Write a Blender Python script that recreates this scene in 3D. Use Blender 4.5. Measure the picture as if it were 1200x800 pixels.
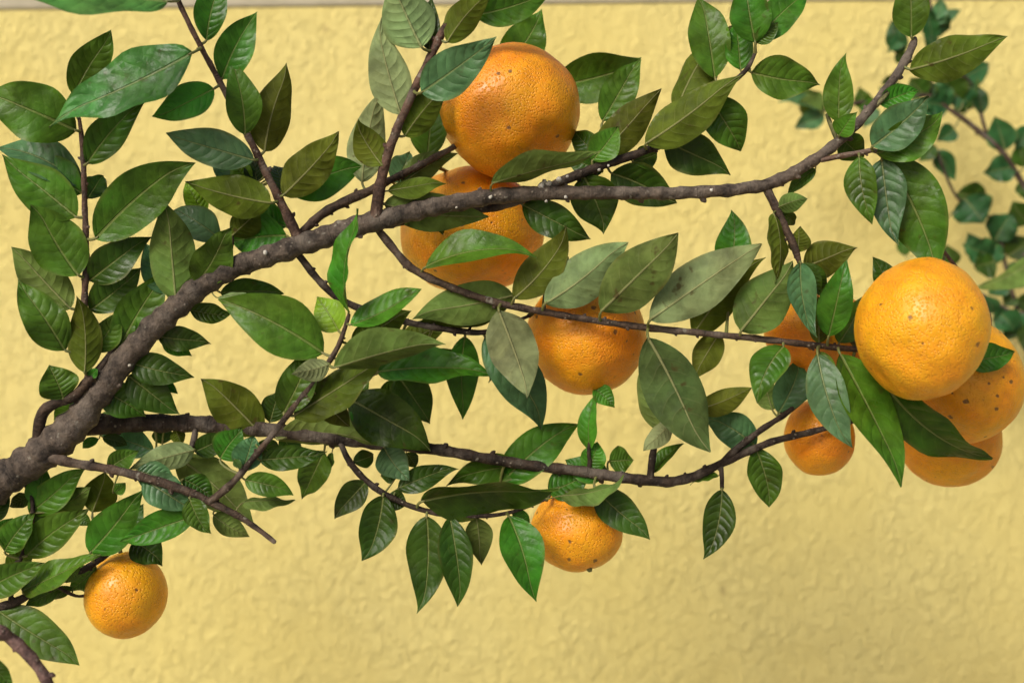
import bpy, math, random
from mathutils import Vector, Matrix, noise

random.seed(7)
scene = bpy.context.scene
for o in list(bpy.data.objects):
    bpy.data.objects.remove(o)
C = scene.collection

# ------------------------------------------------------------------ camera
CAM_Z = 1.50                      # lens height above the ground, looking level at the wall
FOC = 0.50                        # the branch hangs half a metre from the lens
HALF = math.tan(math.radians(25))
K = 2 * HALF / 1200.0             # metres per photo pixel at 1 m
cam_d = bpy.data.cameras.new('camera')
cam = bpy.data.objects.new('camera', cam_d)
C.objects.link(cam)
cam.location = (0, 0, CAM_Z)
cam.rotation_euler = (math.radians(90), 0, 0)
cam_d.sensor_width = 36
cam_d.angle = math.radians(50)
cam_d.clip_start = 0.01
cam_d.clip_end = 500
cam_d.dof.use_dof = True
cam_d.dof.focus_distance = FOC
cam_d.dof.aperture_fstop = 7.0
scene.camera = cam

# ------------------------------------------------------------------ light
SUN_EL, SUN_AZ = 35.0, 214.0      # compass-like: behind the camera, over its left shoulder
w = bpy.data.worlds.new('World')
scene.world = w
w.use_nodes = True
nt = w.node_tree
bg = nt.nodes['Background']
sky = nt.nodes.new('ShaderNodeTexSky')
sky.sky_type = 'NISHITA'
sky.sun_disc = False
sky.sun_elevation = math.radians(SUN_EL)
sky.sun_rotation = math.radians(SUN_AZ)
sky.air_density = 1.0
sky.dust_density = 5.0
sky.ozone_density = 0.6
nt.links.new(sky.outputs[0], bg.inputs[0])
bg.inputs[1].default_value = 0.075
sd = bpy.data.lights.new('sun', 'SUN')
sd.energy = 1.5
sd.angle = math.radians(20)
sd.color = (1.0, 0.97, 0.91)
sun = bpy.data.objects.new('sun', sd)
C.objects.link(sun)
az, el = math.radians(SUN_AZ), math.radians(SUN_EL)
to_sun = Vector((math.sin(az) * math.cos(el), math.cos(az) * math.cos(el), math.sin(el)))
sun.rotation_euler = to_sun.to_track_quat('Z', 'Y').to_euler()
sun.location = to_sun * 5

scene.view_settings.view_transform = 'Standard'
scene.view_settings.look = 'None'
scene.view_settings.gamma = 1
scene.view_settings.use_curve_mapping = False
scene.view_settings.exposure = 0.47
scene.render.engine = 'CYCLES'
scene.cycles.max_bounces = 4
scene.cycles.diffuse_bounces = 3
scene.cycles.glossy_bounces = 2


# ------------------------------------------------------------------ helpers
def P(px, py, z=0.0):
    """photo pixel + depth offset (cm behind the branch plane) -> world point"""
    d = FOC + z * 0.01
    return Vector(((px - 600) * K * d, d, CAM_Z - (py - 400) * K * d))


WORLD = {}


def link(name, mesh, mats, loc, parent=None):
    o = bpy.data.objects.new(name, mesh)
    C.objects.link(o)
    if mesh is not None:
        for m in mats:
            mesh.materials.append(m)
    WORLD[o.name] = Vector(loc)
    if parent is not None:
        o.parent = parent
        o.location = Vector(loc) - WORLD[parent.name]
    else:
        o.location = loc
    return o


def tag(o, label, cat, group=None):
    o['label'] = label
    o['category'] = cat
    if group:
        o['group'] = group
    return o


class MB:
    def __init__(s):
        s.v, s.f, s.uv, s.uv2, s.mi = [], [], [], [], []

    def add(s, verts, faces, uvs=None, mi=0, uv2=None):
        n = len(s.v)
        s.v += verts
        s.uv += uvs if uvs else [(0.5, 0.5)] * len(verts)
        s.uv2 += uv2 if uv2 else [(0.5, 0.5)] * len(verts)
        for f in faces:
            s.f.append(tuple(i + n for i in f))
            s.mi.append(mi)

    def mesh(s, name, origin=Vector((0, 0, 0)), smooth=True):
        m = bpy.data.meshes.new(name)
        m.from_pydata([tuple(Vector(p) - origin) for p in s.v], [], s.f)
        uvl = m.uv_layers.new(name='UVMap')
        for l in m.loops:
            uvl.data[l.index].uv = s.uv[l.vertex_index]
        if any(q != (0.5, 0.5) for q in s.uv2):
            u2 = m.uv_layers.new(name='Blade')      # true distance from the midrib
            for l in m.loops:
                u2.data[l.index].uv = s.uv2[l.vertex_index]
        for p in m.polygons:
            p.use_smooth = smooth
            p.material_index = s.mi[p.index]
        m.update()
        return m


def tube(mb, pts, rad, sides=8, mi=0, rough=0.0, cap=True):
    """pts: world points, rad: radii"""
    n = len(pts)
    verts, faces, uvs = [], [], []
    t0 = (pts[1] - pts[0]).normalized()
    ref = Vector((0, -1, 0.2))
    u = (ref - t0 * ref.dot(t0)).normalized()
    dist = 0
    for i in range(n):
        a = pts[max(i - 1, 0)]
        b = pts[min(i + 1, n - 1)]
        t = (b - a).normalized()
        u = (u - t * u.dot(t)).normalized()
        v = t.cross(u)
        if i:
            dist += (pts[i] - pts[i - 1]).length
        for k in range(sides):
            th = 2 * math.pi * k / sides
            dirv = u * math.cos(th) + v * math.sin(th)
            r = rad[i]
            if rough:
                q = (pts[i] + dirv * rad[i])
                r *= 1 + rough * (noise.noise(q * 260) + 0.7 * noise.noise(q * 620))
            verts.append(pts[i] + dirv * r)
            uvs.append((dist, k / sides))
    for i in range(n - 1):
        for k in range(sides):
            k2 = (k + 1) % sides
            faces.append((i * sides + k, i * sides + k2, (i + 1) * sides + k2, (i + 1) * sides + k))
    if cap:
        verts.append(pts[-1] + (pts[-1] - pts[-2]).normalized() * rad[-1] * 0.7)
        uvs.append((dist, 0))
        e = len(verts) - 1
        for k in range(sides):
            faces.append(((n - 1) * sides + k, (n - 1) * sides + (k + 1) % sides, e))
    mb.add(verts, faces, uvs, mi)


def blob(mb, c, rx, ry, rz, seed=0, mi=0, n=8):
    verts, faces = [], []
    for i in range(n // 2 + 1):
        th = math.pi * i / (n // 2)
        for k in range(n):
            ph = 2 * math.pi * k / n
            d = Vector((math.sin(th) * math.cos(ph), math.sin(th) * math.sin(ph), math.cos(th)))
            s = 1 + 0.75 * noise.noise(d * 1.9 + Vector((seed * 3.1, seed, 0)))
            verts.append(c + Vector((d.x * rx, d.y * ry, d.z * rz)) * s)
    for i in range(n // 2):
        for k in range(n):
            k2 = (k + 1) % n
            faces.append((i * n + k, (i + 1) * n + k, (i + 1) * n + k2, i * n + k2))
    mb.add(verts, faces, None, mi)


# ------------------------------------------------------------------ materials
class NT:
    """small node-building helper"""

    def __init__(s, name):
        s.m = bpy.data.materials.new(name)
        s.m.use_nodes = True
        s.t = s.m.node_tree
        s.b = s.t.nodes['Principled BSDF']
        s.out = s.t.nodes['Material Output']

    def n(s, typ, **kw):
        x = s.t.nodes.new(typ)
        for k, v in kw.items():
            setattr(x, k, v)
        return x

    def put(s, inp, v):
        if hasattr(v, 'is_linked') or hasattr(v, 'links'):
            s.t.links.new(v, inp)
        else:
            inp.default_value = v

    def math(s, op, a, b=0.0, c=None, clamp=False):
        x = s.n('ShaderNodeMath', operation=op, use_clamp=clamp)
        s.put(x.inputs[0], a)
        s.put(x.inputs[1], b)
        if c is not None:
            s.put(x.inputs[2], c)
        return x.outputs[0]

    def ramp(s, v, lo, hi, a=0.0, b=1.0):
        x = s.n('ShaderNodeMapRange', interpolation_type='SMOOTHSTEP')
        s.put(x.inputs[0], v)
        x.inputs[1].default_value = lo
        x.inputs[2].default_value = hi
        x.inputs[3].default_value = a
        x.inputs[4].default_value = b
        return x.outputs[0]

    def mix(s, f, a, b, mode='MIX'):
        x = s.n('ShaderNodeMix', data_type='RGBA', blend_type=mode)
        s.put(x.inputs[0], f)
        s.put(x.inputs[6], a)
        s.put(x.inputs[7], b)
        return x.outputs[2]

    def noise(s, vec, scale, detail=3.0, rough=0.5, dist=0.0):
        x = s.n('ShaderNodeTexNoise')
        s.put(x.inputs['Vector'], vec)
        x.inputs['Scale'].default_value = scale
        x.inputs['Detail'].default_value = detail
        x.inputs['Roughness'].default_value = rough
        x.inputs['Distortion'].default_value = dist
        return x.outputs['Fac']

    def voro(s, vec, scale, feature='F1', rnd=1.0):
        x = s.n('ShaderNodeTexVoronoi', feature=feature)
        s.put(x.inputs['Vector'], vec)
        x.inputs['Scale'].default_value = scale
        x.inputs['Randomness'].default_value = rnd
        return x

    def bump(s, h, dist, strength=1.0, normal=None):
        x = s.n('ShaderNodeBump')
        x.inputs['Strength'].default_value = strength
        x.inputs['Distance'].default_value = dist
        s.put(x.inputs['Height'], h)
        if normal is not None:
            s.put(x.inputs['Normal'], normal)
        return x.outputs[0]


def leaf_mat(name, lower):
    q = NT(name)
    tc = q.n('ShaderNodeTexCoord')
    oi = q.n('ShaderNodeObjectInfo')
    sep = q.n('ShaderNodeSeparateXYZ')
    q.put(sep.inputs[0], tc.outputs['UV'])
    u, v = sep.outputs[0], sep.outputs[1]
    s = q.math('ABSOLUTE', q.math('MULTIPLY_ADD', v, 2.0, -1.0))
    off = q.n('ShaderNodeVectorMath', operation='ADD')
    q.put(off.inputs[0], tc.outputs['Object'])
    rv = q.n('ShaderNodeCombineXYZ')
    q.put(rv.inputs[0], oi.outputs['Random'])
    q.put(rv.inputs[1], q.math('MULTIPLY', oi.outputs['Random'], 7.3))
    q.put(off.inputs[1], rv.outputs[0])
    vec = off.outputs[0]
    wob = q.math('MULTIPLY_ADD', q.noise(vec, 120, 2), 0.05, -0.025)
    # veins
    um = q.n('ShaderNodeUVMap', uv_map='Blade')
    s2 = q.n('ShaderNodeSeparateXYZ')
    q.put(s2.inputs[0], um.outputs[0])
    dm = q.math('ABSOLUTE', q.math('MULTIPLY_ADD', s2.outputs[1], 2.0, -1.0))
    rib = q.ramp(q.math('DIVIDE', dm, q.math('MULTIPLY_ADD', u, -0.7, 1.0)), 0.030, 0.072, 1.0, 0.0)
    ph = q.math('SUBTRACT', q.math('ADD', u, wob), q.math('MULTIPLY', q.math('POWER', s, 1.5), 0.17))
    side = q.math('MULTIPLY', q.math('GREATER_THAN', v, 0.5), 0.42)
    fr = q.math('FRACT', q.math('MULTIPLY_ADD', ph, 8.5, side))
    tri = q.math('MULTIPLY', q.math('ABSOLUTE', q.math('SUBTRACT', fr, 0.5)), 2.0)
    fade = q.ramp(s, 0.55, 0.92, 1.0, 0.0)
    lat = q.math('MULTIPLY', q.ramp(tri, 0.86, 0.99), fade)
    blot = q.noise(vec, 110, 5, 0.62, 0.3)
    big = q.noise(vec, 38, 2, 0.5)
    col = oi.outputs['Color']
    hsv = q.n('ShaderNodeHueSaturation')
    q.put(hsv.inputs['Color'], col)
    q.put(hsv.inputs['Value'], q.math('ADD', q.ramp(blot, 0.30, 0.70, 0.58, 1.2),
                                      q.ramp(big, 0.3, 0.7, -0.1, 0.25)))
    q.put(hsv.inputs['Hue'], q.ramp(big, 0.3, 0.7, 0.49, 0.512))
    c = hsv.outputs[0]
    pale = q.mix(0.55, c, (0.36, 0.38, 0.13, 1) if not lower else (0.46, 0.44, 0.20, 1))
    c = q.mix(q.math('MULTIPLY', lat, 0.07 if not lower else 0.14), c, pale)
    c = q.mix(q.math('MULTIPLY', rib, 0.72 if not lower else 0.85), c, pale)
    # age spots
    sp = q.noise(vec, 210, 2, 0.5)
    sm = q.math('MULTIPLY', q.ramp(sp, 0.62, 0.74), q.ramp(q.noise(vec, 45, 1), 0.45, 0.6))
    c = q.mix(q.math('MULTIPLY', sm, 0.75 if lower else 0.45), c, (0.07, 0.04, 0.015, 1))
    # dry margin near the tip
    mg = q.math('MULTIPLY', q.ramp(s, 0.8, 1.0), q.ramp(big, 0.5, 0.62))
    c = q.mix(q.math('MULTIPLY', mg, 0.35), c, (0.20, 0.17, 0.05, 1))
    q.put(q.b.inputs['Base Color'], c)
    q.put(q.b.inputs['Roughness'], q.ramp(blot, 0.3, 0.7, 0.27, 0.45) if not lower else q.ramp(blot, 0.3, 0.7, 0.45, 0.62))
    q.b.inputs['Specular IOR Level'].default_value = 0.26 if not lower else 0.09
    quilt = q.math('MULTIPLY', q.math('SUBTRACT', 1.0, q.math('POWER', tri, 2.0)), q.math('MULTIPLY', fade, q.math('MULTIPLY_ADD', oi.outputs['Random'], 0.45, 0.22)))
    sg = 1.0 if not lower else -1.0
    h = q.math('MULTIPLY', q.math('SUBTRACT', quilt, q.math('MULTIPLY', rib, 0.9)), sg)
    h = q.math('ADD', h, q.math('MULTIPLY', q.noise(vec, 260, 3), 0.6))
    h = q.math('ADD', h, q.math('MULTIPLY', blot, 1.0))
    nb = q.bump(h, 0.0006, 0.9)
    q.put(q.b.inputs['Normal'], nb)
    tr = q.n('ShaderNodeBsdfTranslucent')
    q.put(tr.inputs[0], q.mix(0.5, c, (0.45, 0.62, 0.06, 1)))
    q.put(tr.inputs[1], nb)
    ms = q.n('ShaderNodeMixShader')
    ms.inputs[0].default_value = 0.22
    q.t.links.new(q.b.outputs[0], ms.inputs[1])
    q.t.links.new(tr.outputs[0], ms.inputs[2])
    q.t.links.new(ms.outputs[0], q.out.inputs[0])
    return q.m


def bark_mat(name):
    q = NT(name)
    tc = q.n('ShaderNodeTexCoord')
    oi = q.n('ShaderNodeObjectInfo')
    vec = tc.outputs['Object']
    a = q.noise(vec, 130, 5, 0.65)
    b = q.noise(vec, 420, 4, 0.6)
    col = oi.outputs['Color']
    hsv = q.n('ShaderNodeHueSaturation')
    q.put(hsv.inputs['Color'], col)
    q.put(hsv.inputs['Value'], q.math('ADD', q.ramp(a, 0.32, 0.68, 0.35, 1.35), q.ramp(b, 0.3, 0.7, -0.2, 0.25)))
    c = hsv.outputs[0]
    # grey weathered skin
    c = q.mix(q.math('MULTIPLY', q.ramp(q.noise(vec, 60, 4, 0.6), 0.48, 0.66), 0.5), c, (0.21, 0.175, 0.14, 1))
    # pale lenticels and lichen flecks
    vo = q.voro(vec, 330)
    fl = q.math('MULTIPLY', q.ramp(q.math('ADD', vo.outputs['Distance'], q.math('MULTIPLY', b, 0.3)), 0.24, 0.42, 1.0, 0.0), q.ramp(q.noise(vec, 85, 2), 0.52, 0.6))
    c = q.mix(q.math('MULTIPLY', fl, 0.45), c, (0.40, 0.34, 0.26, 1))
    c = q.mix(q.math('MULTIPLY', q.ramp(q.noise(vec, 200, 3), 0.66, 0.72), 0.5), c, (0.33, 0.31, 0.25, 1))
    q.put(q.b.inputs['Base Color'], c)
    q.b.inputs['Roughness'].default_value = 0.72
    q.b.inputs['Specular IOR Level'].default_value = 0.3
    uvs = q.n('ShaderNodeSeparateXYZ')
    q.put(uvs.inputs[0], tc.outputs['UV'])
    ring = q.noise(q.math('MULTIPLY', uvs.outputs[0], 1.0), 900, 3)
    h = q.math('ADD', q.math('MULTIPLY', a, 1.6), q.math('ADD', q.math('MULTIPLY', b, 0.9), q.math('MULTIPLY', ring, 0.5)))
    q.put(q.b.inputs['Normal'], q.bump(q.math('ADD', h, q.math('MULTIPLY', fl, 0.5)), 0.0011, 0.9))
    return q.m


def rind_mat(name):
    q = NT(name)
    tc = q.n('ShaderNodeTexCoord')
    oi = q.n('ShaderNodeObjectInfo')
    off = q.n('ShaderNodeVectorMath', operation='ADD')
    q.put(off.inputs[0], tc.outputs['Object'])
    q.put(off.inputs[1], oi.outputs['Random'])
    vec = off.outputs[0]
    big = q.noise(vec, 45, 3, 0.55)
    med = q.noise(vec, 160, 4, 0.6)
    hsv = q.n('ShaderNodeHueSaturation')
    q.put(hsv.inputs['Color'], oi.outputs['Color'])
    q.put(hsv.inputs['Hue'], q.ramp(big, 0.3, 0.7, 0.492, 0.512))
    q.put(hsv.inputs['Value'], q.ramp(med, 0.25, 0.75, 0.86, 1.08))
    c = hsv.outputs[0]
    pore = q.voro(vec, 900)
    pd = q.ramp(pore.outputs['Distance'], 0.05, 0.55)
    c = q.mix(q.math('MULTIPLY', q.ramp(pore.outputs['Distance'], 0.1, 0.4, 1.0, 0.0), 0.16), c, (0.62, 0.17, 0.006, 1))
    # brownish rub marks and dark specks
    scar = q.math('MULTIPLY', q.ramp(q.noise(vec, 150, 4, 0.65), 0.60, 0.70), q.ramp(q.noise(vec, 38, 2), 0.5, 0.62))
    c = q.mix(q.math('MULTIPLY', scar, 0.55), c, (0.36, 0.14, 0.02, 1))
    vo = q.voro(vec, 150)
    wv = q.math('ADD', vo.outputs['Distance'], q.math('MULTIPLY', q.math('SUBTRACT', q.noise(vec, 420, 4, 0.7), 0.5), 0.38))
    sx = q.n('ShaderNodeSeparateXYZ')
    q.put(sx.inputs[0], vo.outputs['Color'])
    keep = q.math('LESS_THAN', sx.outputs[0], 0.62)
    sz = q.math('MULTIPLY_ADD', sx.outputs[1], 0.17, 0.0)
    spk = q.math('MULTIPLY', keep, q.ramp(q.math('SUBTRACT', wv, sz), -0.03, 0.05, 1.0, 0.0))
    c = q.mix(q.math('MULTIPLY', spk, 0.8), c, (0.10, 0.05, 0.02, 1))
    q.put(q.b.inputs['Base Color'], c)
    q.put(q.b.inputs['Roughness'], q.ramp(med, 0.3, 0.7, 0.34, 0.46))
    q.b.inputs['Specular IOR Level'].default_value = 0.5
    q.b.inputs['Subsurface Weight'].default_value = 0.12
    q.b.inputs['Subsurface Radius'].default_value = (1.0, 0.35, 0.08)
    q.b.inputs['Subsurface Scale'].default_value = 0.003
    h = q.math('ADD', pd, q.math('MULTIPLY', q.noise(vec, 330, 2), 0.6))
    h = q.math('SUBTRACT', h, q.math('MULTIPLY', spk, 0.6))
    n1 = q.bump(h, 0.00026, 1.0)
    q.put(q.b.inputs['Normal'], q.bump(big, 0.0015, 0.4, n1))
    return q.m


def stucco_mat():
    q = NT('yellow_stucco')
    tc = q.n('ShaderNodeTexCoord')
    vec = tc.outputs['Object']
    mp = q.n('ShaderNodeMapping')
    q.put(mp.inputs[0], vec)
    mp.inputs['Rotation'].default_value = (0, math.radians(28), 0)
    mp.inputs['Scale'].default_value = (1.2, 1, 0.85)
    mv = mp.outputs[0]
    big = q.noise(vec, 4.5, 4, 0.55)
    med = q.noise(vec, 26, 4, 0.6)
    c = q.mix(q.ramp(big, 0.3, 0.7), (0.72, 0.600, 0.205, 1), (0.76, 0.650, 0.250, 1))
    c = q.mix(q.math('MULTIPLY', q.ramp(med, 0.45, 0.75), 0.25), c, (0.66, 0.54, 0.18, 1))
    # scattered grey-brown dirt flecks
    vo = q.voro(mv, 30)
    sx = q.n('ShaderNodeSeparateXYZ')
    q.put(sx.inputs[0], vo.outputs['Color'])
    wv = q.math('ADD', vo.outputs['Distance'], q.math('MULTIPLY', q.math('SUBTRACT', q.noise(vec, 220, 3), 0.5), 0.2))
    sp = q.math('MULTIPLY', q.math('LESS_THAN', sx.outputs[0], 0.13), q.ramp(wv, 0.02, 0.15, 1.0, 0.0))
    c = q.mix(q.math('MULTIPLY', sp, 0.4), c, (0.34, 0.24, 0.09, 1))
    q.put(q.b.inputs['Base Color'], c)
    q.b.inputs['Roughness'].default_value = 0.75
    q.b.inputs['Specular IOR Level'].default_value = 0.25
    n1 = q.noise(mv, 115, 4, 0.6, 0.9)
    n2 = q.noise(mv, 40, 3, 0.5, 0.6)
    n3 = q.noise(vec, 300, 3, 0.6)
    h = q.math('ADD', q.ramp(n1, 0.40, 0.80), q.math('ADD', q.math('MULTIPLY', n2, 1.0), q.math('MULTIPLY', n3, 0.25)))
    q.put(q.b.inputs['Normal'], q.bump(q.math('MULTIPLY', h, q.ramp(q.noise(vec, 9, 2), 0.3, 0.7, 0.5, 1.3)), 0.0042, 0.52))
    return q.m


def plain_mat(name, a, b, scale, rough=0.8, bump=0.002):
    q = NT(name)
    tc = q.n('ShaderNodeTexCoord')
    n1 = q.noise(tc.outputs['Object'], scale, 6, 0.6)
    q.put(q.b.inputs['Base Color'], q.mix(q.ramp(n1, 0.3, 0.7), a, b))
    q.b.inputs['Roughness'].default_value = rough
    q.put(q.b.inputs['Normal'], q.bump(n1, bump, 0.7))
    return q.m


LEAF_U = leaf_mat('leaf_upper', False)
LEAF_L = leaf_mat('leaf_underside', True)
PETIOLE = plain_mat('petiole_green', (0.12, 0.15, 0.035, 1), (0.18, 0.17, 0.05, 1), 300, 0.5, 0.0003)
BARK = bark_mat('bark')
RIND = rind_mat('tangerine_rind')
CALYX = plain_mat('calyx_green', (0.09, 0.12, 0.03, 1), (0.16, 0.14, 0.05, 1), 500, 0.6, 0.0003)
STUCCO = stucco_mat()
CONCRETE = plain_mat('grey_concrete', (0.42, 0.38, 0.27, 1), (0.52, 0.47, 0.35, 1), 30, 0.85, 0.002)
PAVING = plain_mat('paving', (0.26, 0.24, 0.21, 1), (0.36, 0.34, 0.30, 1), 8, 0.9, 0.003)
LICHEN = plain_mat('white_lichen', (0.62, 0.60, 0.54, 1), (0.42, 0.38, 0.30, 1), 700, 0.9, 0.0005)

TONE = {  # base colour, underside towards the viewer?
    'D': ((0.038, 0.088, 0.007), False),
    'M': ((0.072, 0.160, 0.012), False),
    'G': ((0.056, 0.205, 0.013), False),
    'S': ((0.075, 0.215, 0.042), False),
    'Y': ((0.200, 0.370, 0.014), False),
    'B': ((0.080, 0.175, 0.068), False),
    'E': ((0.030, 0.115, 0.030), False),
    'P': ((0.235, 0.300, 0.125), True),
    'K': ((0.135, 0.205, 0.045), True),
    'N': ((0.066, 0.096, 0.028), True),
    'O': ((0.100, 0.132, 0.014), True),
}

# ------------------------------------------------------------------ setting
def box_mesh(name, x0, x1, y0, y1, z0, z1):
    m = MB()
    m.add([Vector((x, y, z)) for z in (z0, z1) for y in (y0, y1) for x in (x0, x1)],
          [(0, 2, 3, 1), (4, 5, 7, 6), (0, 1, 5, 4), (2, 6, 7, 3), (0, 4, 6, 2), (1, 3, 7, 5)])
    return m.mesh(name, smooth=False)


gm = MB()
gm.add([Vector((-60, -60, 0)), Vector((60, -60, 0)), Vector((60, 60, 0)), Vector((-60, 60, 0))], [(0, 1, 2, 3)])
ground = link('ground', gm.mesh('ground', smooth=False), [PAVING], (0, 0, 0))
ground['kind'] = 'structure'

WALL_D = 0.93
WALL_ANG = math.radians(-2)
wall = link('wall', box_mesh('wall', -4, 4, 0.0, 0.2, -0.02, 1.7845), [STUCCO], (0, WALL_D, 0))
wall.rotation_euler = (0, 0, WALL_ANG)
tag(wall, 'rough yellow painted stucco wall behind the fruiting branch', 'wall')
cop = bpy.data.objects.new('coping', box_mesh('coping', -4, 4, -0.0015, 0.23, 1.785, 1.86))
cop.data.materials.append(CONCRETE)
C.objects.link(cop)
cop.parent = wall
mod = cop.modifiers.new('bevel', 'BEVEL')
mod.width = 0.003
mod.segments = 3

# ------------------------------------------------------------------ branches
def catmull(pts, step):
    out = []
    n = len(pts)
    for i in range(n - 1):
        p0, p1, p2, p3 = pts[max(i - 1, 0)], pts[i], pts[i + 1], pts[min(i + 2, n - 1)]
        L = math.hypot(p2[0] - p1[0], p2[1] - p1[1])
        m = max(1, int(L / step))
        for k in range(m):
            t = k / m
            out.append(tuple(0.5 * (2 * b + (c - a) * t + (2 * a - 5 * b + 4 * c - d) * t * t + (3 * b - a - 3 * c + d) * t ** 3)
                             for a, b, c, d in zip(p0, p1, p2, p3)))
    out.append(tuple(pts[-1]))
    return out


BR = {}      # key -> (object, samples)


def branch(key, name, pts, parent, color, buds=0.6, sides=10, step=4.0, world=False, rough=0.07):
    sm = catmull([tuple(map(float, p)) for p in pts], step)
    rnd = random.Random(hash(key) % 1000 if False else sum(map(ord, key)))
    W, R = [], []
    gap = rnd.uniform(18, 30)
    acc, node = 0, []
    for i, (x, y, ww, z) in enumerate(sm):
        if i:
            acc += math.hypot(x - sm[i - 1][0], y - sm[i - 1][1])
        d = FOC + z * 0.01
        r = ww * 0.5 * K * d
        jig = 0.06 * ww
        x2 = x + jig * noise.noise(Vector((acc * 0.045, 3.3, sum(map(ord, key)))))
        y2 = y + jig * noise.noise(Vector((acc * 0.045, 9.1, sum(map(ord, key)))))
        W.append(P(x2, y2, z))
        if acc > gap:
            node.append(i)
            gap = acc + rnd.uniform(16, 30)
        R.append(r)
    for i in node:
        for j in range(-2, 3):
            if 0 <= i + j < len(R):
                R[i + j] *= 1 + 0.17 * (1 - abs(j) / 3)
    mb = MB()
    tube(mb, W, R, sides, rough=rough)
    for i in node:
        if rnd.random() > buds * .7 or i + 1 >= len(W):
            continue
        t = (W[min(i + 1, len(W) - 1)] - W[i - 1]).normalized()
        a = rnd.choice((0, math.pi)) + rnd.uniform(-0.7, 0.7)
        up = Vector((0, -1, 0)).cross(t).normalized()
        ot = t.cross(up)
        n_ = up * math.cos(a) + ot * math.sin(a)
        s = max(min(R[i] * .6, 0.0016), 0.0006) * rnd.uniform(.6, 1.25)
        b0 = W[i] + n_ * R[i] * 0.75
        tube(mb, [b0, b0 + n_ * s * 0.7 + t * s * 0.25, b0 + n_ * s * 1.15 + t * s * 0.7],
             [s * 0.9, s * 0.75, s * 0.4], 6)
    o = link(name, mb.mesh(name, W[0]), [BARK], W[0], parent)
    o.color = (*color, 1)
    BR[key] = (o, sm)
    return o


GREY = (0.098, 0.075, 0.057)
BROWN = (0.068, 0.043, 0.028)
DARK = (0.038, 0.025, 0.017)
RED = (0.100, 0.056, 0.038)
GREEN = (0.13, 0.13, 0.045)

trunk_px = (-330, 900)
tb = P(-330, 400, 3)
tree = link('tangerine_tree', None, [], (tb.x, tb.y, 0))
tag(tree, 'fruiting tangerine tree branch with grey-brown bark and pointed green leaves before yellow wall', 'tree')
mb = MB()
tp = [Vector((tb.x + 0.012 * math.sin(z * 4), tb.y + 0.01 * math.cos(z * 3), z)) for z in [-0.02 + 0.05 * i for i in range(33)]]
tube(mb, tp, [0.042 - 0.010 * (i / 32) + (0.012 if i < 2 else 0) for i in range(33)], 14, rough=0.05)
trunk = link('trunk', mb.mesh('trunk', Vector((tb.x, tb.y, 0))), [BARK], (tb.x, tb.y, 0), tree)
trunk.color = (*GREY, 1)

branch('main', 'main_branch', [(-330, 830, 56, 3), (-200, 735, 48, 1.5), (-60, 617, 42, 0), (0, 566, 38, 0), (50, 531, 38, 0), (85, 500, 36, 0),
       (115, 463, 29, 0), (160, 405, 27, 0), (215, 352, 26, 0), (265, 318, 24, 0), (340, 291, 24, 0), (430, 262, 23, 0),
       (520, 240, 20, 0), (600, 228, 17, 0), (690, 226, 15, 0), (800, 226, 14, 0), (895, 217, 14, 0), (950, 190, 13, 0),
       (1000, 150, 11, 0), (1043, 98, 9, 0), (1058, 76, 10, 0), (1070, 52, 8, 0), (1072, 44, 4, 0)], tree, GREY, 0.5, 14, 3.0, rough=0.06)
branch('b1', 'twig', [(44, 522, 13, 0), (46, 497, 12, -.3), (56, 477, 12, -.5), (85, 465, 11, -.5), (102, 448, 10, -.5), (118, 430, 8, -.2), (131, 411, 5, .2), (140, 404, 3, .3)], tree, BROWN, 0.9)
branch('b1v', 'twig', [(100, 452, 8, -.5), (104, 425, 7, -.4), (99, 360, 7, -.4), (101, 300, 7, -.5), (99, 230, 6, -.7), (97, 175, 6, -1), (93, 140, 4, -1.2)], tree, RED, 0.7)
branch('b2', 'twig', [(350, 280, 14, 0), (338, 255, 11, -.2), (318, 215, 9, -.5), (296, 170, 8, -.8), (265, 110, 7, -1.4), (238, 60, 6, -2), (212, 8, 6, -2.6), (203, -18, 5, -3)], tree, RED, 0.8)
branch('b3', 'twig', [(350, 275, 9, .3), (385, 246, 10, .5), (430, 225, 10, .7), (470, 205, 8, 1), (510, 184, 7, 1.3), (540, 165, 6, 1.8), (570, 120, 5, 3)], tree, BROWN, 0.9)
branch('b4', 'twig', [(440, 256, 15, -.2), (447, 210, 12, -.6), (460, 165, 10, -.9), (481, 115, 9, -1.1), (502, 72, 9, -1.2), (520, 35, 9, -1.2), (538, 8, 6, -1.2), (552, -18, 5, -1.2)], tree, RED, 0.8)
branch('b5', 'twig', [(438, 262, 9, .4), (470, 302, 9, .1), (490, 319, 9, 0), (530, 337, 8, -.1), (580, 354, 8, -.2), (640, 366, 8, -.3), (700, 376, 7, -.3), (760, 384, 8, -.3), (830, 391, 7, -.2), (900, 398, 7, -.1), (960, 405, 7, 0), (1006, 409, 6, .3), (1040, 405, 4, .2)], tree, BROWN, 0.8)
branch('b6', 'twig', [(345, 292, 9, .4), (375, 330, 8, .6), (400, 351, 8, .7), (440, 368, 8, .7), (490, 380, 7, .7), (540, 388, 7, .8), (575, 388, 6, 1), (620, 370, 4, 2)], tree, DARK, 0.8)
branch('b7', 'branch', [(88, 500, 24, .5), (120, 497, 22, 1), (160, 495, 20, 1.6), (210, 496, 19, 1.8), (270, 499, 18, 2), (340, 507, 16, 2), (440, 519, 14, 2), (500, 525, 13, 2), (560, 535, 12, 2), (620, 545, 12, 2), (680, 552, 12, 2), (750, 562, 12, 2), (800, 562, 11, 2), (850, 541, 9, 2), (900, 519, 8, 2), (950, 506, 7, 2), (985, 497, 6, 2.2), (1020, 487, 5, 2.8), (1046, 479, 4, 3.4), (1075, 462, 4, 5.4)], tree, DARK, 0.9)
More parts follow.
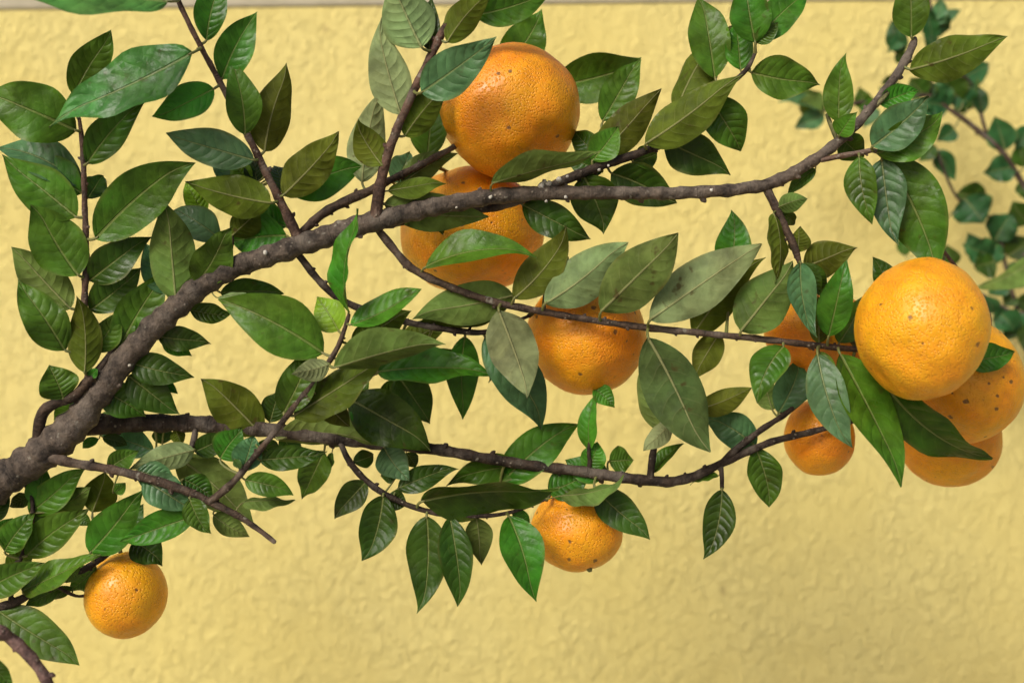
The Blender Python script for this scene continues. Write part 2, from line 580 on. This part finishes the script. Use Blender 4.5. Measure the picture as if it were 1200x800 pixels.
branch('b7b', 'twig', [(840, 549, 8, 2), (862, 527, 8, 2), (890, 505, 7, 2), (920, 485, 6, 2.1), (948, 463, 5, 2.3), (965, 452, 4, 2.6)], tree, DARK, 0.9)
branch('b7d', 'twig', [(762, 561, 9, 2), (764, 540, 8, 1.6), (768, 520, 7, 1.2), (780, 502, 4, .8)], tree, DARK, 0.5)
branch('b7e', 'twig', [(845, 545, 6, 2), (846, 560, 5, 1.6), (846, 572, 4, 1.3)], tree, DARK, 1)
branch('b7f', 'twig', [(229, 502, 7, 1.8), (227, 515, 7, 1.3), (224, 526, 5, .9)], tree, DARK, 0.5)
branch('b7g', 'twig', [(690, 551, 6, 2), (691, 540, 5, 2), (690, 528, 4, 1.9), (694, 495, 3, 2.1), (698, 472, 2.5, 2.2), (698, 456, 2, 2.2)], tree, BROWN, 0.3)
branch('b8', 'twig', [(52, 533, 12, -.2), (80, 541, 11, -.7), (120, 548, 10, -1), (165, 558, 10, -1.2), (210, 572, 10, -1.2), (245, 587, 9, -1.2), (275, 602, 7, -1.3), (300, 618, 6, -1.5), (322, 635, 5, -1.8)], tree, BROWN, 0.9)
branch('b9', 'twig', [(246, 587, 9, -1.3), (270, 568, 8, -1.6), (290, 545, 7, -1.9), (316, 513, 7, -2), (346, 475, 7, -2), (372, 443, 6, -2), (393, 412, 6, -2), (403, 388, 5, -2), (409, 368, 4, -2)], tree, BROWN, 0.8)
branch('b10', 'twig', [(398, 516, 7, 2), (408, 538, 7, 1.5), (425, 559, 7, 1.2), (450, 578, 7, 1), (485, 594, 6, .9), (525, 603, 6, .9), (570, 604, 5, .9), (602, 599, 4, 1), (640, 585, 3, 1.6)], tree, DARK, 1)
branch('b11', 'twig', [(-330, 760, 20, 3), (-120, 735, 13, 1), (0, 711, 10, 0), (40, 693, 9, 0), (70, 681, 7, 0), (100, 666, 7, .1), (122, 652, 6, .2), (142, 636, 5, .5), (150, 628, 3, .7)], tree, DARK, 0.9)
branch('b11b', 'twig', [(62, 684, 4, 0), (84, 696, 3.5, 0), (96, 698, 3.5, .2), (108, 694, 3, .6)], tree, BROWN, 0.2)
branch('b12', 'twig', [(897, 217, 11, .1), (909, 243, 9, 0), (920, 266, 8, -.2), (931, 290, 8, -.4), (937, 308, 5, -.5)], tree, BROWN, 0.9)
branch('b13', 'twig', [(962, 188, 6, -.1), (985, 183, 6, -.3), (1010, 179, 6, -.6), (1028, 178, 5, -.8), (1052, 205, 4, .2), (1078, 255, 4, .6), (1105, 300, 4, -.5)], tree, RED, 0.6)
branch('b14', 'twig', [(981, 164, 6, 0), (975, 150, 5, .3), (969, 134, 4, .6)], tree, GREEN, 0.2)
branch('b14b', 'twig', [(1026, 124, 7, 0), (1036, 114, 5, -.2), (1045, 104, 4, .2)], tree, GREEN, 0.2)
branch('b15', 'twig', [(462, 262, 9, .5), (500, 254, 10, .7), (560, 246, 10, .8), (610, 234, 10, .7), (660, 212, 10, .6), (700, 196, 10, .7), (750, 179, 9, .7), (790, 161, 8, .7), (830, 120, 7, .5), (858, 97, 6, .3), (876, 80, 5, 0), (885, 62, 4, -.2)], tree, DARK, 0.8)
branch('b16', 'twig', [(-330, 650, 20, 3), (-120, 690, 16, -4), (-15, 733, 14, -7), (15, 750, 13, -7), (42, 777, 12, -7), (62, 812, 11, -7), (75, 850, 8, -7)], tree, (0.17, 0.10, 0.085), 0.5)
branch('b17', 'twig', [(240, 333, 8, .3), (262, 312, 7, .5), (270, 290, 6, .6), (272, 276, 4, .4)], tree, RED, 0.5)
branch('b18', 'twig', [(190, 372, 8, .2), (203, 358, 7, .1), (216, 344, 6, -.2), (230, 332, 4, -.4)], tree, DARK, 0.6)
branch('b19', 'twig', [(1062, 235, 4, .4), (1110, 300, 4, 2.5), (1150, 350, 5, 3.5), (1160, 376, 4, 2.5), (1158, 395, 3, 2.2)], tree, RED, 0.4)

branch('b20', 'twig', [(22, 552, 6, .6), (36, 580, 5, .5), (38, 606, 5, .4), (30, 640, 5, .3), (18, 670, 5, .2), (12, 705, 5, .1)], tree, DARK, 0.3)

branch('b21', 'twig', [(458, 521, 6, 2), (432, 492, 5, 1.6), (412, 468, 4, 1.3), (424, 447, 4, 1.3), (444, 436, 3, 1.3)], tree, DARK, 0.3)

# white mealy lichen spots on the bark
lich = MB()
for i, (x, y, s, z) in enumerate([(575, 231, 5, -.4), (634, 217, 9, -.2), (643, 215, 8, -.1), (638, 213, 6, 0), (655, 211, 7, .4), (665, 207, 4, .4), (663, 231, 4, -.4), (834, 223, 5, -.4), (311, 296, 6, -.6), (535, 243, 3, -.5), (702, 199, 4, .2), (713, 194, 3, .3), (152, 428, 4, -.6), (640, 236, 4, -.3)]):
    d = FOC + z * .01
    blob(lich, P(x, y, z), s * .5 * K * d, s * .35 * K * d, s * .45 * K * d, i)
lo = link('lichen', lich.mesh('lichen', P(620, 220)), [LICHEN], P(620, 220), tree)
lo['kind'] = 'stuff'

# ------------------------------------------------------------------ leaves
SS = [-1, -.8, -.52, -.24, -.05, .05, .24, .52, .8, 1]
NR = 20


def leaf_shape(t, a, b):
    pk = a / (a + b)
    return (t ** a) * ((1 - t) ** b) / ((pk ** a) * ((1 - pk) ** b))


def nearest(px, py, keys):
    best = None
    for k in keys:
        for (x, y, ww, z) in BR[k][1]:
            d = math.hypot(x - px, y - py) - ww * 0.5
            if best is None or d < best[0]:
                best = (d, k, x, y, ww, z)
    return best


LEAVES = 0


def leaf(bx, by, tx, ty, wpx, tone, z=0.0, bend=None, keys=None, roll=None, zb=None, zt=None, ratio=0.40):
    """leaf blade from base to tip (photo pixels), apparent width, tone, tip depth offset in cm"""
    global LEAVES
    LEAVES += 1
    rnd = random.Random(LEAVES * 13 + 5)
    col, under = TONE[tone]
    dist, key, nx, ny, nw, nz = nearest(bx, by, keys or TREE_KEYS)
    fr = min(1.0, 0.3 + max(dist, 0) / 50)
    if zb is None:
        zb = nz + z * fr
    if zt is None:
        zt = nz + z + rnd.uniform(-.25, .25)
    B, T = P(bx, by, zb), P(tx, ty, zt)
    A = T - B
    L = A.length
    A.normalize()
    wid = 1.13 * wpx * K * (FOC + 0.005 * (zb + zt))
    true = max(wid, ratio * L)
    auto = roll is None
    if roll is None:
        roll = min(math.acos(min(1, wid / true)), 1.05) + abs(rnd.uniform(-.05, .15))
        pick = 1 if rnd.random() < (.85 if not under else .5) else -1
    hw = 0.5 * wid / max(math.cos(roll), 0.45)
    view = (B + T) * 0.5 - Vector((0, 0, CAM_Z))
    N = -view
    N = (N - A * N.dot(A)).normalized()
    S0 = A.cross(N)                    # in-plane sideways
    if auto:      # most blades turn their upper face to the sky
        sgn = 1 if (Matrix.Rotation(abs(roll), 3, A) @ N).z > (Matrix.Rotation(-abs(roll), 3, A) @ N).z else -1
        roll = abs(roll) * sgn * pick
    N2 = Matrix.Rotation(roll, 3, A) @ N
    up = -N2 if under else N2          # normal of the upper surface
    S = A.cross(up).normalized()
    if bend is None:
        bend = rnd.uniform(-.05, .05)
    fold = rnd.uniform(.16, .46) if wpx < 40 or rnd.random() < .7 else rnd.uniform(.08, .18)
    curl = rnd.uniform(-.04, .15)
    a_, b_ = rnd.uniform(.64, .78), rnd.uniform(.96, 1.26)
    hook = rnd.uniform(-.9, .9)
    wav, wf, wp = rnd.uniform(.03, .15), rnd.uniform(1.5, 3), rnd.uniform(0, 6)
    asym = rnd.uniform(-.05, .05)
    twist = rnd.uniform(-.25, .25)
    mb = MB()
    tops, bots, uvs, uv2 = [], [], [], []
    for i in range(NR):
        t = i / (NR - 1)
        t = t + .05 * math.sin(2 * math.pi * t) * -1
        f = leaf_shape(t, a_, b_) if 0 < t < 1 else 0
        f = max(f, 0.012)
        ctr = B + A * (L * t) + S0 * (bend * L * 4 * t * (1 - t) + hook * L * max(0, t - .72) ** 2) - up * (curl * L * (2 * t - 1) ** 2 - curl * L)
        ang = twist * (t - .4)
        Si = S * math.cos(ang) + up * math.sin(ang)
        Ui = up * math.cos(ang) - S * math.sin(ang)
        for s in SS:
            ww = hw * f * (1 + asym * (1 if s > 0 else -1)) * (1 + .022 * math.sin(t * 13 + wp * (1 if s > 0 else -1)))
            lift = fold * abs(s) ** 1.25 * hw * f * (1 if wav < .06 else .8) + wav * hw * math.sin(wf * 6.28 * t + wp + (1.5 if s > 0 else 0)) * abs(s) ** 2
            p = ctr + Si * (s * ww * (1 - .12 * fold * abs(s))) + Ui * lift
            th = 0.00028 * (1 - s * s) * min(1, f * 3)
            rib = 0.00035 * (1 - t) ** .5 if abs(s) < .1 else 0
            tops.append(p)
            bots.append(p - Ui * (th + rib))
            uvs.append((t, s * .5 + .5))
            uv2.append((t, s * f * .499 + .5))
    nc = len(SS)
    ft, fb = [], []
    for i in range(NR - 1):
        for k in range(nc - 1):
            q = (i * nc + k, i * nc + k + 1, (i + 1) * nc + k + 1, (i + 1) * nc + k)
            fb.append(q)
            ft.append(q[::-1])
    # orientation: A x up = S, so (along, across) winding must give +up
    e1, e2 = tops[6 * nc + 5] - tops[5 * nc + 5], tops[5 * nc + 6] - tops[5 * nc + 5]
    if e2.cross(e1).dot(up) < 0:
        ft, fb = fb, ft
        ft, fb = [f for f in ft], [f for f in fb]
    f0 = ft[len(ft) // 2]
    nrm = (tops[f0[1]] - tops[f0[0]]).cross(tops[f0[2]] - tops[f0[1]])
    if nrm.dot(up) < 0:
        ft, fb = fb, ft
    mb.add(tops, ft, uvs, 0, uv2)
    mb.add(bots, fb, uvs, 1, uv2)
    # petiole to the twig
    root = P(nx, ny, nz)
    pr = max(min(0.04 * wid, 0.00065), 0.00032)
    mid = (root + B) * 0.5 + Vector((0, 0, -0.06 * (B - root).length))
    pts = []
    for i in range(6):
        t = i / 5
        p = root * (1 - t) ** 2 + (B - A * 0.25 * (B - root).length) * 2 * t * (1 - t) + (B + A * 0.03 * L) * t * t
        pts.append(p)
    if (pts[-1] - pts[0]).length > 1e-4:
        tube(mb, pts, [pr * 1.5, pr * 1.15, pr, pr, pr * .95, pr * .6], 6, 2)
    br = BR[key][0]
    o = link('leaf', mb.mesh('leaf', B), [LEAF_U, LEAF_L, PETIOLE], B, br)
    j = rnd.uniform(.82, 1.2)
    g = rnd.uniform(.93, 1.07)
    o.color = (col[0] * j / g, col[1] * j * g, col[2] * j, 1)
    return o


TREE_KEYS = list(BR.keys())
L_ = leaf
DATA = '''
196 2 -8 -14 52 S -5|226 62 52 140 56 S -3 -2.6 -3.2|86 112 134 38 38 M .5|89 153 -22 106 62 M -.6|102 192 168 117 38 M -.6
251 104 180 140 36 G -.4|242 48 260 -22 34 G .4|260 93 302 14 40 G .5|287 158 270 70 38 M -.5|298 188 194 158 40 B -.8
310 178 342 76 44 O .3|97 216 -4 174 42 B 1.4|95 226 40 187 42 G .9|90 255 0 184 52 M -.3|92 323 42 237 56 M -.9
83 362 15 288 46 K -.4|76 411 17 328 44 M -.7|112 280 224 185 58 M -.9|103 232 120 205 26 D 1|105 329 176 275 40 D .5
105 364 166 315 38 D .7|99 437 93 346 36 O -1.2|112 412 142 364 30 M .6|139 411 196 318 46 M .6|165 400 192 350 28 G .8
206 352 196 234 50 K -.9|196 345 172 285 34 B 1|230 332 267 262 42 M -1|258 280 202 244 36 B 1.6|238 255 216 214 24 Y 2
318 238 217 213 46 O -1|272 276 309 242 32 O -.3|336 276 270 284 52 G 1.4|336 266 288 246 36 G 2|302 217 244 184 38 B 1.8
292 214 273 186 24 Y 1.3|301 214 290 180 22 D 1.6|332 229 399 156 44 O -.6|336 222 424 192 46 G 1.8|331 226 321 194 22 D 2
424 214 446 101 42 P .4|448 194 416 141 36 O -.8|470 135 441 22 44 P -.3|494 56 458 -25 60 P -1|503 60 506 -4 24 D .8
493 109 582 44 48 B -2.2|474 160 524 100 36 O .5|524 50 578 -12 34 O -.4|556 18 648 -12 38 M .6|592 78 636 12 46 M 1.6
500 188 500 108 42 M 1.6|462 215 480 178 30 B 2|470 216 536 178 30 K .6|455 224 522 212 22 O .5|450 239 573 252 42 K 1
514 254 519 276 14 O .3|498 313 628 295 34 M -.9|602 346 482 366 46 K .7|582 366 484 382 32 O 1.2|602 350 668 267 42 O -.9
638 356 732 279 52 P -1.2|704 365 797 275 58 K -1.4|761 375 892 285 56 P -1.6|812 392 893 298 42 O .8|868 388 932 308 56 K -.9
856 320 860 246 38 G 2|906 250 909 331 20 O -1|912 243 946 232 22 K -.6|915 249 931 263 15 D .6|934 296 936 265 24 O .6
956 198 921 230 16 M .8|942 313 1004 287 40 O .5|940 309 968 342 26 D .9|938 307 953 396 30 B -1.3|939 308 962 350 16 D .2
971 394 991 304 36 G -1.2|983 402 1012 344 30 M .6|960 402 960 345 22 O .9|1050 350 1025 300 30 D 1.5|1007 183 1022 263 34 M -.8
1033 186 1047 289 42 B -.6|1036 183 1100 325 66 M -.2|1066 82 1180 41 46 O -.8|1068 44 1066 -32 38 M -.6|1022 172 1089 113 46 B -1.4
1028 180 1107 136 44 M -.3|983 143 987 62 32 M -.6|983 159 1003 130 24 M -1.2|986 160 1012 184 32 M .8|1030 122 1076 104 26 G .2
838 92 822 -4 44 M .9|792 134 856 27 38 O 1.2|756 169 868 83 48 O -1.7|829 114 869 177 46 M .8|778 165 858 201 46 D .6
880 85 962 96 46 M .2|885 50 873 -28 44 G -.6|886 50 947 -8 36 G .2|868 83 862 22 30 G 1|886 50 913 28 20 M -.4
648 102 753 74 52 M 2.2|706 142 748 68 38 M 1.4|700 186 774 103 42 O .5|694 188 724 148 34 M -.4|702 188 672 155 28 D 1.5
576 215 704 183 28 K -1.4|684 206 711 273 52 D .7|612 240 692 282 38 D .5|716 203 792 241 46 D .9|742 190 771 180 26 D .6
706 202 664 186 28 D .8|642 332 666 300 26 D 1|584 363 621 466 54 P -1.6|568 394 640 499 50 B 1|571 396 574 448 18 G 1.4
442 436 578 435 40 G -.5|545 394 546 491 36 G 1.6|466 440 505 496 44 D 1.8|408 466 508 522 58 D -.4|412 472 470 514 36 G -1
391 431 521 398 42 K -1.2|343 488 452 418 42 O .4|386 427 341 437 25 P -.8|332 484 369 402 40 M .5|379 414 256 350 62 M .3
397 388 371 348 35 Y .7|408 366 428 246 22 G -.8|410 381 492 335 28 G -.5|412 402 480 360 34 O 1.2|375 502 421 490 30 D 1.5
324 515 448 526 36 K -.9|304 539 384 533 28 D .6|306 508 238 441 50 O -.6|316 495 326 458 28 D 1.4|380 528 354 584 34 M 1.2
389 530 383 552 9 M 1|287 562 345 577 26 M .3|284 589 346 588 15 K .5|429 564 390 606 30 D -.3|449 580 428 658 42 D -.9
453 583 476 592 24 D .4|500 604 494 719 46 D -.6|527 605 541 710 37 D -.3|558 606 562 662 29 K .5|596 604 624 706 46 G -.9
600 601 622 611 18 G .6|493 587 656 580 38 D -1.2|655 581 733 562 20 K -1.6|642 576 692 553 36 G .6|697 572 765 628 38 D -1.3
588 566 676 494 44 G .8|612 546 522 565 32 D .8|466 572 536 545 27 D .6|450 524 480 563 36 B -.8|414 541 438 532 20 D 1
464 554 446 558 20 D 1|476 530 488 548 16 D .8|691 527 698 460 21 G .3|696 454 721 477 22 G -.2|712 554 662 541 30 G .7
692 552 702 518 28 G .2|714 540 742 538 30 M .8|759 395 825 533 64 N -1.4|776 506 750 424 38 K .6|786 494 752 526 22 P -.8
766 554 802 520 15 M .5|843 390 812 443 32 O .7|816 480 881 453 28 O .6|918 406 885 472 38 M -.6|912 484 938 420 36 B 1
905 480 894 438 26 K 1.4|886 523 826 487 38 B .9|885 524 903 594 37 M .4|846 573 828 656 35 D -.4|842 557 808 566 9 M .6
958 415 994 526 42 B -1.8|960 412 980 470 24 M -.8|984 414 1062 568 48 M -1.9|1002 434 1043 469 34 B 1|1035 448 1162 538 46 D 0 -.9 -.8
1128 425 1190 413 32 G 0 -1 -1|38 581 10 594 17 D .5|40 591 52 548 28 G .4|35 601 97 545 34 M .3|38 616 106 570 36 K .2
108 600 125 553 37 O 1|105 648 166 571 44 G -.9|142 632 168 590 32 D .9|232 603 141 635 34 G .6|156 634 192 661 36 D .5
5 646 41 600 32 M -.6|30 652 106 597 38 M -.2|-18 692 53 660 36 M -.8|26 692 117 648 28 M -.9|92 664 76 682 19 K -.6
112 664 82 692 28 M .7|70 689 30 709 19 M .7|-4 714 96 775 44 M -.6|-16 770 16 806 20 M .5|-12 612 11 574 18 D .5
0 622 16 607 14 G .3|228 527 149 549 30 P -1.5|208 536 294 616 50 K .4|168 561 228 599 38 B .6|222 584 245 627 27 M -.7
250 603 293 628 24 K .5|180 528 117 508 31 B .5|190 520 191 498 22 D .8|205 503 213 523 16 O .2|228 529 270 509 26 D .5
258 537 286 502 36 G .7|284 552 297 510 32 B .6|275 538 282 549 9 D -.3|116 514 96 524 11 G .5|136 490 114 486 10 M .6
119 458 171 488 38 M .8|150 440 209 487 40 D 1|150 424 228 441 34 D .8|160 434 210 458 20 G 1.4|184 394 248 399 27 D .8
190 400 226 415 18 G 1.3|258 343 333 342 29 D 1.2|255 349 291 343 10 P -.3|222 363 271 370 23 M .9|232 336 283 312 20 D 1.3
74 467 56 428 42 M -.6|96 470 61 489 20 M .7|104 441 115 432 11 G -.3|126 550 163 528 25 M .6|160 551 206 567 32 B .8
215 561 251 585 28 D 1|134 577 148 566 14 M .6|88 604 108 616 14 M .5|120 512 150 520 14 D 1|330 508 352 540 24 D 1.2
445 470 480 452 30 D 2|500 430 540 410 28 D 2|470 405 530 375 30 O 1.8|404 505 380 520 26 D 1.6|560 604 575 590 12 M .5
430 470 400 440 34 M 2|350 505 372 470 28 D 2|300 520 330 540 26 D 1.5|10 668 40 640 26 M .8|60 640 20 620 28 D 1.2
470 415 520 440 34 D 1.8|380 470 410 500 30 O 1.2|85 690 60 700 12 M .6
'''
for ln in DATA.strip().split('\n'):
    for it in ln.split('|'):
        p = it.split()
        ex = [float(x) for x in p[7:9]]
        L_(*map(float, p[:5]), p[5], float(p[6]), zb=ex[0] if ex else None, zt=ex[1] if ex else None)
print('tree leaves', LEAVES)

# ------------------------------------------------------------------ shrub behind, by the wall
SZ = 32.0
sb = P(1330, 400, SZ)
shrub = link('shrub', None, [], (sb.x, sb.y, 0))
tag(shrub, 'small rounded-leaf shrub growing close to the yellow wall behind the fruit', 'shrub')
SH = []


def stem(key, pts, color=BROWN):
    branch(key, 'stem', [(x, y, ww, SZ + dz) for x, y, ww, dz in pts], shrub, color, 0.2, 8, 5.0)
    SH.append(key)


mb = MB()
tube(mb, [Vector((sb.x + .01 * math.sin(i), sb.y, -0.02 + i * .1)) for i in range(17)], [.014 - .0004 * i for i in range(17)], 8, rough=.05)
so = link('stem', mb.mesh('stem', Vector((sb.x, sb.y, 0))), [BARK], (sb.x, sb.y, 0), shrub)
so.color = (*BROWN, 1)
stem('s1', [(1330, 420, 9, 0), (1240, 270, 7, 0), (1200, 218, 6, 0), (1178, 182, 6, 0), (1140, 148, 6, 0), (1112, 128, 5, 0), (1085, 112, 5, 0), (1020, 118, 4, 1), (962, 130, 3, 1)])
stem('s2', [(1158, 162, 4, 0), (1150, 135, 4, 0), (1146, 110, 4, 0), (1128, 88, 3, 0), (1100, 80, 3, 0)])
stem('s3', [(1090, 108, 4, 0), (1094, 60, 4, 0), (1093, 25, 4, 0), (1086, -15, 3, 0)])
stem('s4', [(1330, 400, 8, 0), (1215, 370, 6, 0), (1185, 365, 5, 0), (1150, 345, 4, 0)])
stem('s5', [(1192, 366, 5, 0), (1178, 310, 4, 0), (1172, 280, 4, 0), (1160, 255, 3, 0), (1122, 232, 3, 0), (1096, 172, 3, 0)])
stem('s6', [(1290, 300, 6, -6), (1240, 300, 5, -8), (1200, 298, 4, -10)])
TREE_KEYS = SH
BG = '''
1096 30 1104 -4 20 B 0|1092 34 1076 4 18 E 0|1096 28 1126 10 14 B 0|1096 26 1114 34 24 E 0|1092 46 1086 14 18 E -.5|1094 60 1084 30 14 E 0
1058 64 1044 24 22 E 0|1058 40 1040 62 16 E 0|1060 72 1050 60 14 D 0|1052 96 1032 96 16 D 0|1046 116 1030 102 18 E 0|1085 112 1066 92 28 D 0
1110 128 1090 96 30 E 0|1128 120 1100 84 34 D 0|1128 116 1142 84 22 D .4|1128 92 1160 76 28 E 0|1140 126 1118 106 30 E .4|1150 134 1140 96 16 E 0
1134 128 1126 104 24 D 0|1110 126 1082 120 26 E 0|1106 124 1080 134 20 E .5|1178 176 1166 136 32 E -.3|1118 150 1098 166 22 E 0|1094 170 1078 190 18 D -.4
1098 176 1119 212 22 E 0|1188 196 1152 204 30 E 0|1200 196 1194 168 22 D 0|1130 232 1152 262 44 E -.6|1122 226 1158 236 30 D .4|1206 262 1186 236 30 D 0
1166 282 1186 250 34 E 0|1160 276 1190 272 28 E .4|1164 300 1128 286 32 E 0|1166 306 1140 312 34 D -.4|1170 284 1150 312 28 E .3|1180 300 1206 280 34 D 0
1186 330 1206 306 28 E 0|1178 330 1160 346 22 E 0|1190 346 1176 358 18 D 0|1166 366 1154 346 18 E 0|1180 366 1162 376 20 E 0|1172 366 1190 388 30 E 0
1190 368 1204 396 26 E 0|1196 372 1176 400 24 D .4|1202 366 1206 340 24 D 0|1202 376 1208 420 26 D 0|1060 300 1064 270 16 D 2|1116 312 1108 286 22 D 0
966 132 930 104 16 K 0|962 130 912 118 14 B 0|966 134 930 148 22 B 0|964 132 936 118 28 K -.6|960 130 950 108 16 M .5|1016 128 1006 102 20 M 0
1022 124 1012 150 22 B 0|1008 120 1026 128 20 M 0|1206 148 1190 176 20 E 0|1150 250 1126 244 24 D .5|1196 212 1206 236 18 D 0|1146 300 1134 272 22 E .5
'''
for ln in BG.strip().split('\n'):
    for it in ln.split('|'):
        p = it.split()
        L_(*map(float, p[:5]), p[5], float(p[6]), ratio=0.5)
L_(1226, 288, 1140, 334, 26, 'K', -1, -.05, ['s6'])

# ------------------------------------------------------------------ fruit
def fruit(cx, cy, wpx, hpx, z, axis, seed, col, label, attach, elong=None, nub=False, dent=0.02, dents=()):
    """axis: direction of the stalk end; wpx/hpx: size across and along the picture"""
    c = P(cx, cy, z)
    d = FOC + z * .01
    ax = Vector(axis).normalized()
    rx, rz = wpx * .5 * K * d, hpx * .5 * K * d
    # stretch in picture axes after shaping, so that the outline has the photo's size
    q = Vector((0, 0, 1)).rotation_difference(ax)
    NU, NV = 64, 40
    verts, faces = [], []
    sv = Vector((seed * 5.7, seed * 2.3, seed * 1.1))
    for i in range(NV + 1):
        th = math.pi * i / NV
        for k in range(NU):
            ph = 2 * math.pi * k / NU
            dv = Vector((math.sin(th) * math.cos(ph), math.sin(th) * math.sin(ph), math.cos(th)))
            r = 1 + dent * 1.6 * noise.noise(dv * 1.3 + sv) + dent * .8 * noise.noise(dv * 3.1 + sv) + .004 * noise.noise(dv * 9 + sv)
            r *= 1 - .10 * math.exp(-(th / .20) ** 2) + .015 * math.exp(-((th - .5) / .25) ** 2) - .05 * math.exp(-((math.pi - th) / .25) ** 2)
            # shallow furrows round the stalk
            r *= 1 - .018 * math.exp(-((th - .35) / .3) ** 2) * (.5 + .5 * math.cos(9 * ph + seed))
            p = q @ (dv * r)
            for dx, dy, dz, dep, wd in dents:
                e = p.normalized() - Vector((dx, dy, dz)).normalized()
                p = p * (1 - dep * math.exp(-e.length_squared / (wd * wd)))
            verts.append(Vector((p.x * rx, p.y * (rx + rz) * .5, p.z * rz)))
    for i in range(NV):
        for k in range(NU):
            k2 = (k + 1) % NU
            faces.append((i * NU + k, (i + 1) * NU + k, (i + 1) * NU + k2, i * NU + k2))
    mb = MB()
    mb.add(verts, faces)
    m = mb.mesh('tangerine')
    m.materials.append(RIND)
    o = bpy.data.objects.new('tangerine', m)
    C.objects.link(o)
    o.location = c
    WORLD[o.name] = c
    o.color = (*col, 1)
    tag(o, label, 'tangerine', 'tangerines on the tree')
    top = q @ Vector((0, 0, .90))
    top = Vector((top.x * rx, top.y * (rx + rz) * .5, top.z * rz))
    # calyx: five-lobed button
    cm = MB()
    cr = .0042
    vs = [ax * .0012]
    e1 = ax.orthogonal().normalized()
    e2 = ax.cross(e1)
    for k in range(20):
        a = 2 * math.pi * k / 20
        rr = cr * (.72 + .28 * math.cos(5 * a))
        vs.append((e1 * math.cos(a) + e2 * math.sin(a)) * rr + ax * .0002 * math.cos(5 * a))
    vs.append(-ax * .002)
    fs = [(0, 1 + k, 1 + (k + 1) % 20) for k in range(20)] + [(21, 1 + (k + 1) % 20, 1 + k) for k in range(20)]
    cm.add([v + c + top for v in vs], fs)
    link('calyx', cm.mesh('calyx', c), [CALYX], c, o)
    # stalk to the twig
    sm_ = MB()
    A0 = c + top
    A1 = P(*attach)
    pts = [A0, A0 + ax * .004]
    pts += [(A0 + ax * .008) * (1 - t) + A1 * t for t in (.2, .45, .7, 1)]
    tube(sm_, pts, [.0011, .001, .0009, .0009, .0010, .0012], 7)
    st = link('stalk', sm_.mesh('stalk', c), [BARK], c, o)
    st.color = (*GREEN, 1)
    if nub:
        nm = MB()
        bt = q @ Vector((0, 0, -.93))
        bt = c + Vector((bt.x * rx, bt.y * rx, bt.z * rz))
        blob(nm, bt - ax * .0006, .0016, .0016, .0016, seed)
        link('stylar_nub', nm.mesh('stylar_nub', c), [CALYX], c, o)
    return o


OR1 = (0.86, 0.300, 0.006)
OR2 = (0.87, 0.340, 0.008)
OR3 = (0.88, 0.375, 0.009)
fruit(597, 131, 166, 155, 2.3, (-.5, .75, .5), 1, OR1, 'large round tangerine with dark specks resting above the main branch', (545, 160, 1.9), dent=.03, dents=((.75, -.5, -.6, .05, .3), ))
fruit(553, 271, 166, 150, 5.6, (-.2, .5, .8), 2, OR2, 'tangerine crossed by the main branch, tucked under the large speckled one', (500, 190, 1.2), dent=.03)
fruit(687, 393, 140, 138, 3.3, (-.3, .6, .7), 3, OR1, 'tangerine behind two pale leaves with a thin twig crossing it', (620, 370, 2), dent=.02)
fruit(676, 620, 108, 97, 3.0, (-.25, .35, .9), 4, OR2, 'small tangerine with a nub below, hanging under the lower branch by a pointed leaf', (640, 585, 1.6), nub=True, dent=.025)
fruit(148, 697, 93, 99, 1.2, (-.3, .45, .85), 5, OR3, 'small yellow-orange tangerine hanging alone below the thick end of the branch', (142, 637, .5), dent=.012)
fruit(1080, 387, 149, 167, -3.4, (.55, .75, .35), 6, OR3, 'big bright yellow-orange tangerine in front of its cluster, below a hanging leaf', (1105, 300, -.5), dent=.03, dents=((-.8, -.1, -.75, .07, .38), (.95, -.2, -.55, .05, .4), (-.75, -.3, .8, .035, .5)))
fruit(1130, 447, 130, 143, 2.0, (.3, .5, .8), 7, OR2, 'shaded orange tangerine half hidden behind the big bright one', (1158, 394, 2.2), dent=.02)
fruit(1112, 513, 116, 114, 6.4, (-.3, .6, .7), 8, OR2, 'lowest tangerine of the cluster of three, with a dark leaf across it', (1074, 462, 5.4), dent=.02)
fruit(960, 512, 81, 90, 4.3, (.1, .6, .8), 9, OR1, 'small tangerine with a greenish scar behind the thin forked twig ends', (965, 452, 2.6), dent=.02)
fruit(962, 390, 132, 98, 3.6, (.1, .7, .6), 10, OR1, 'tangerine mostly hidden by green leaves behind the thin middle twig', (1006, 409, .3), dent=.02)
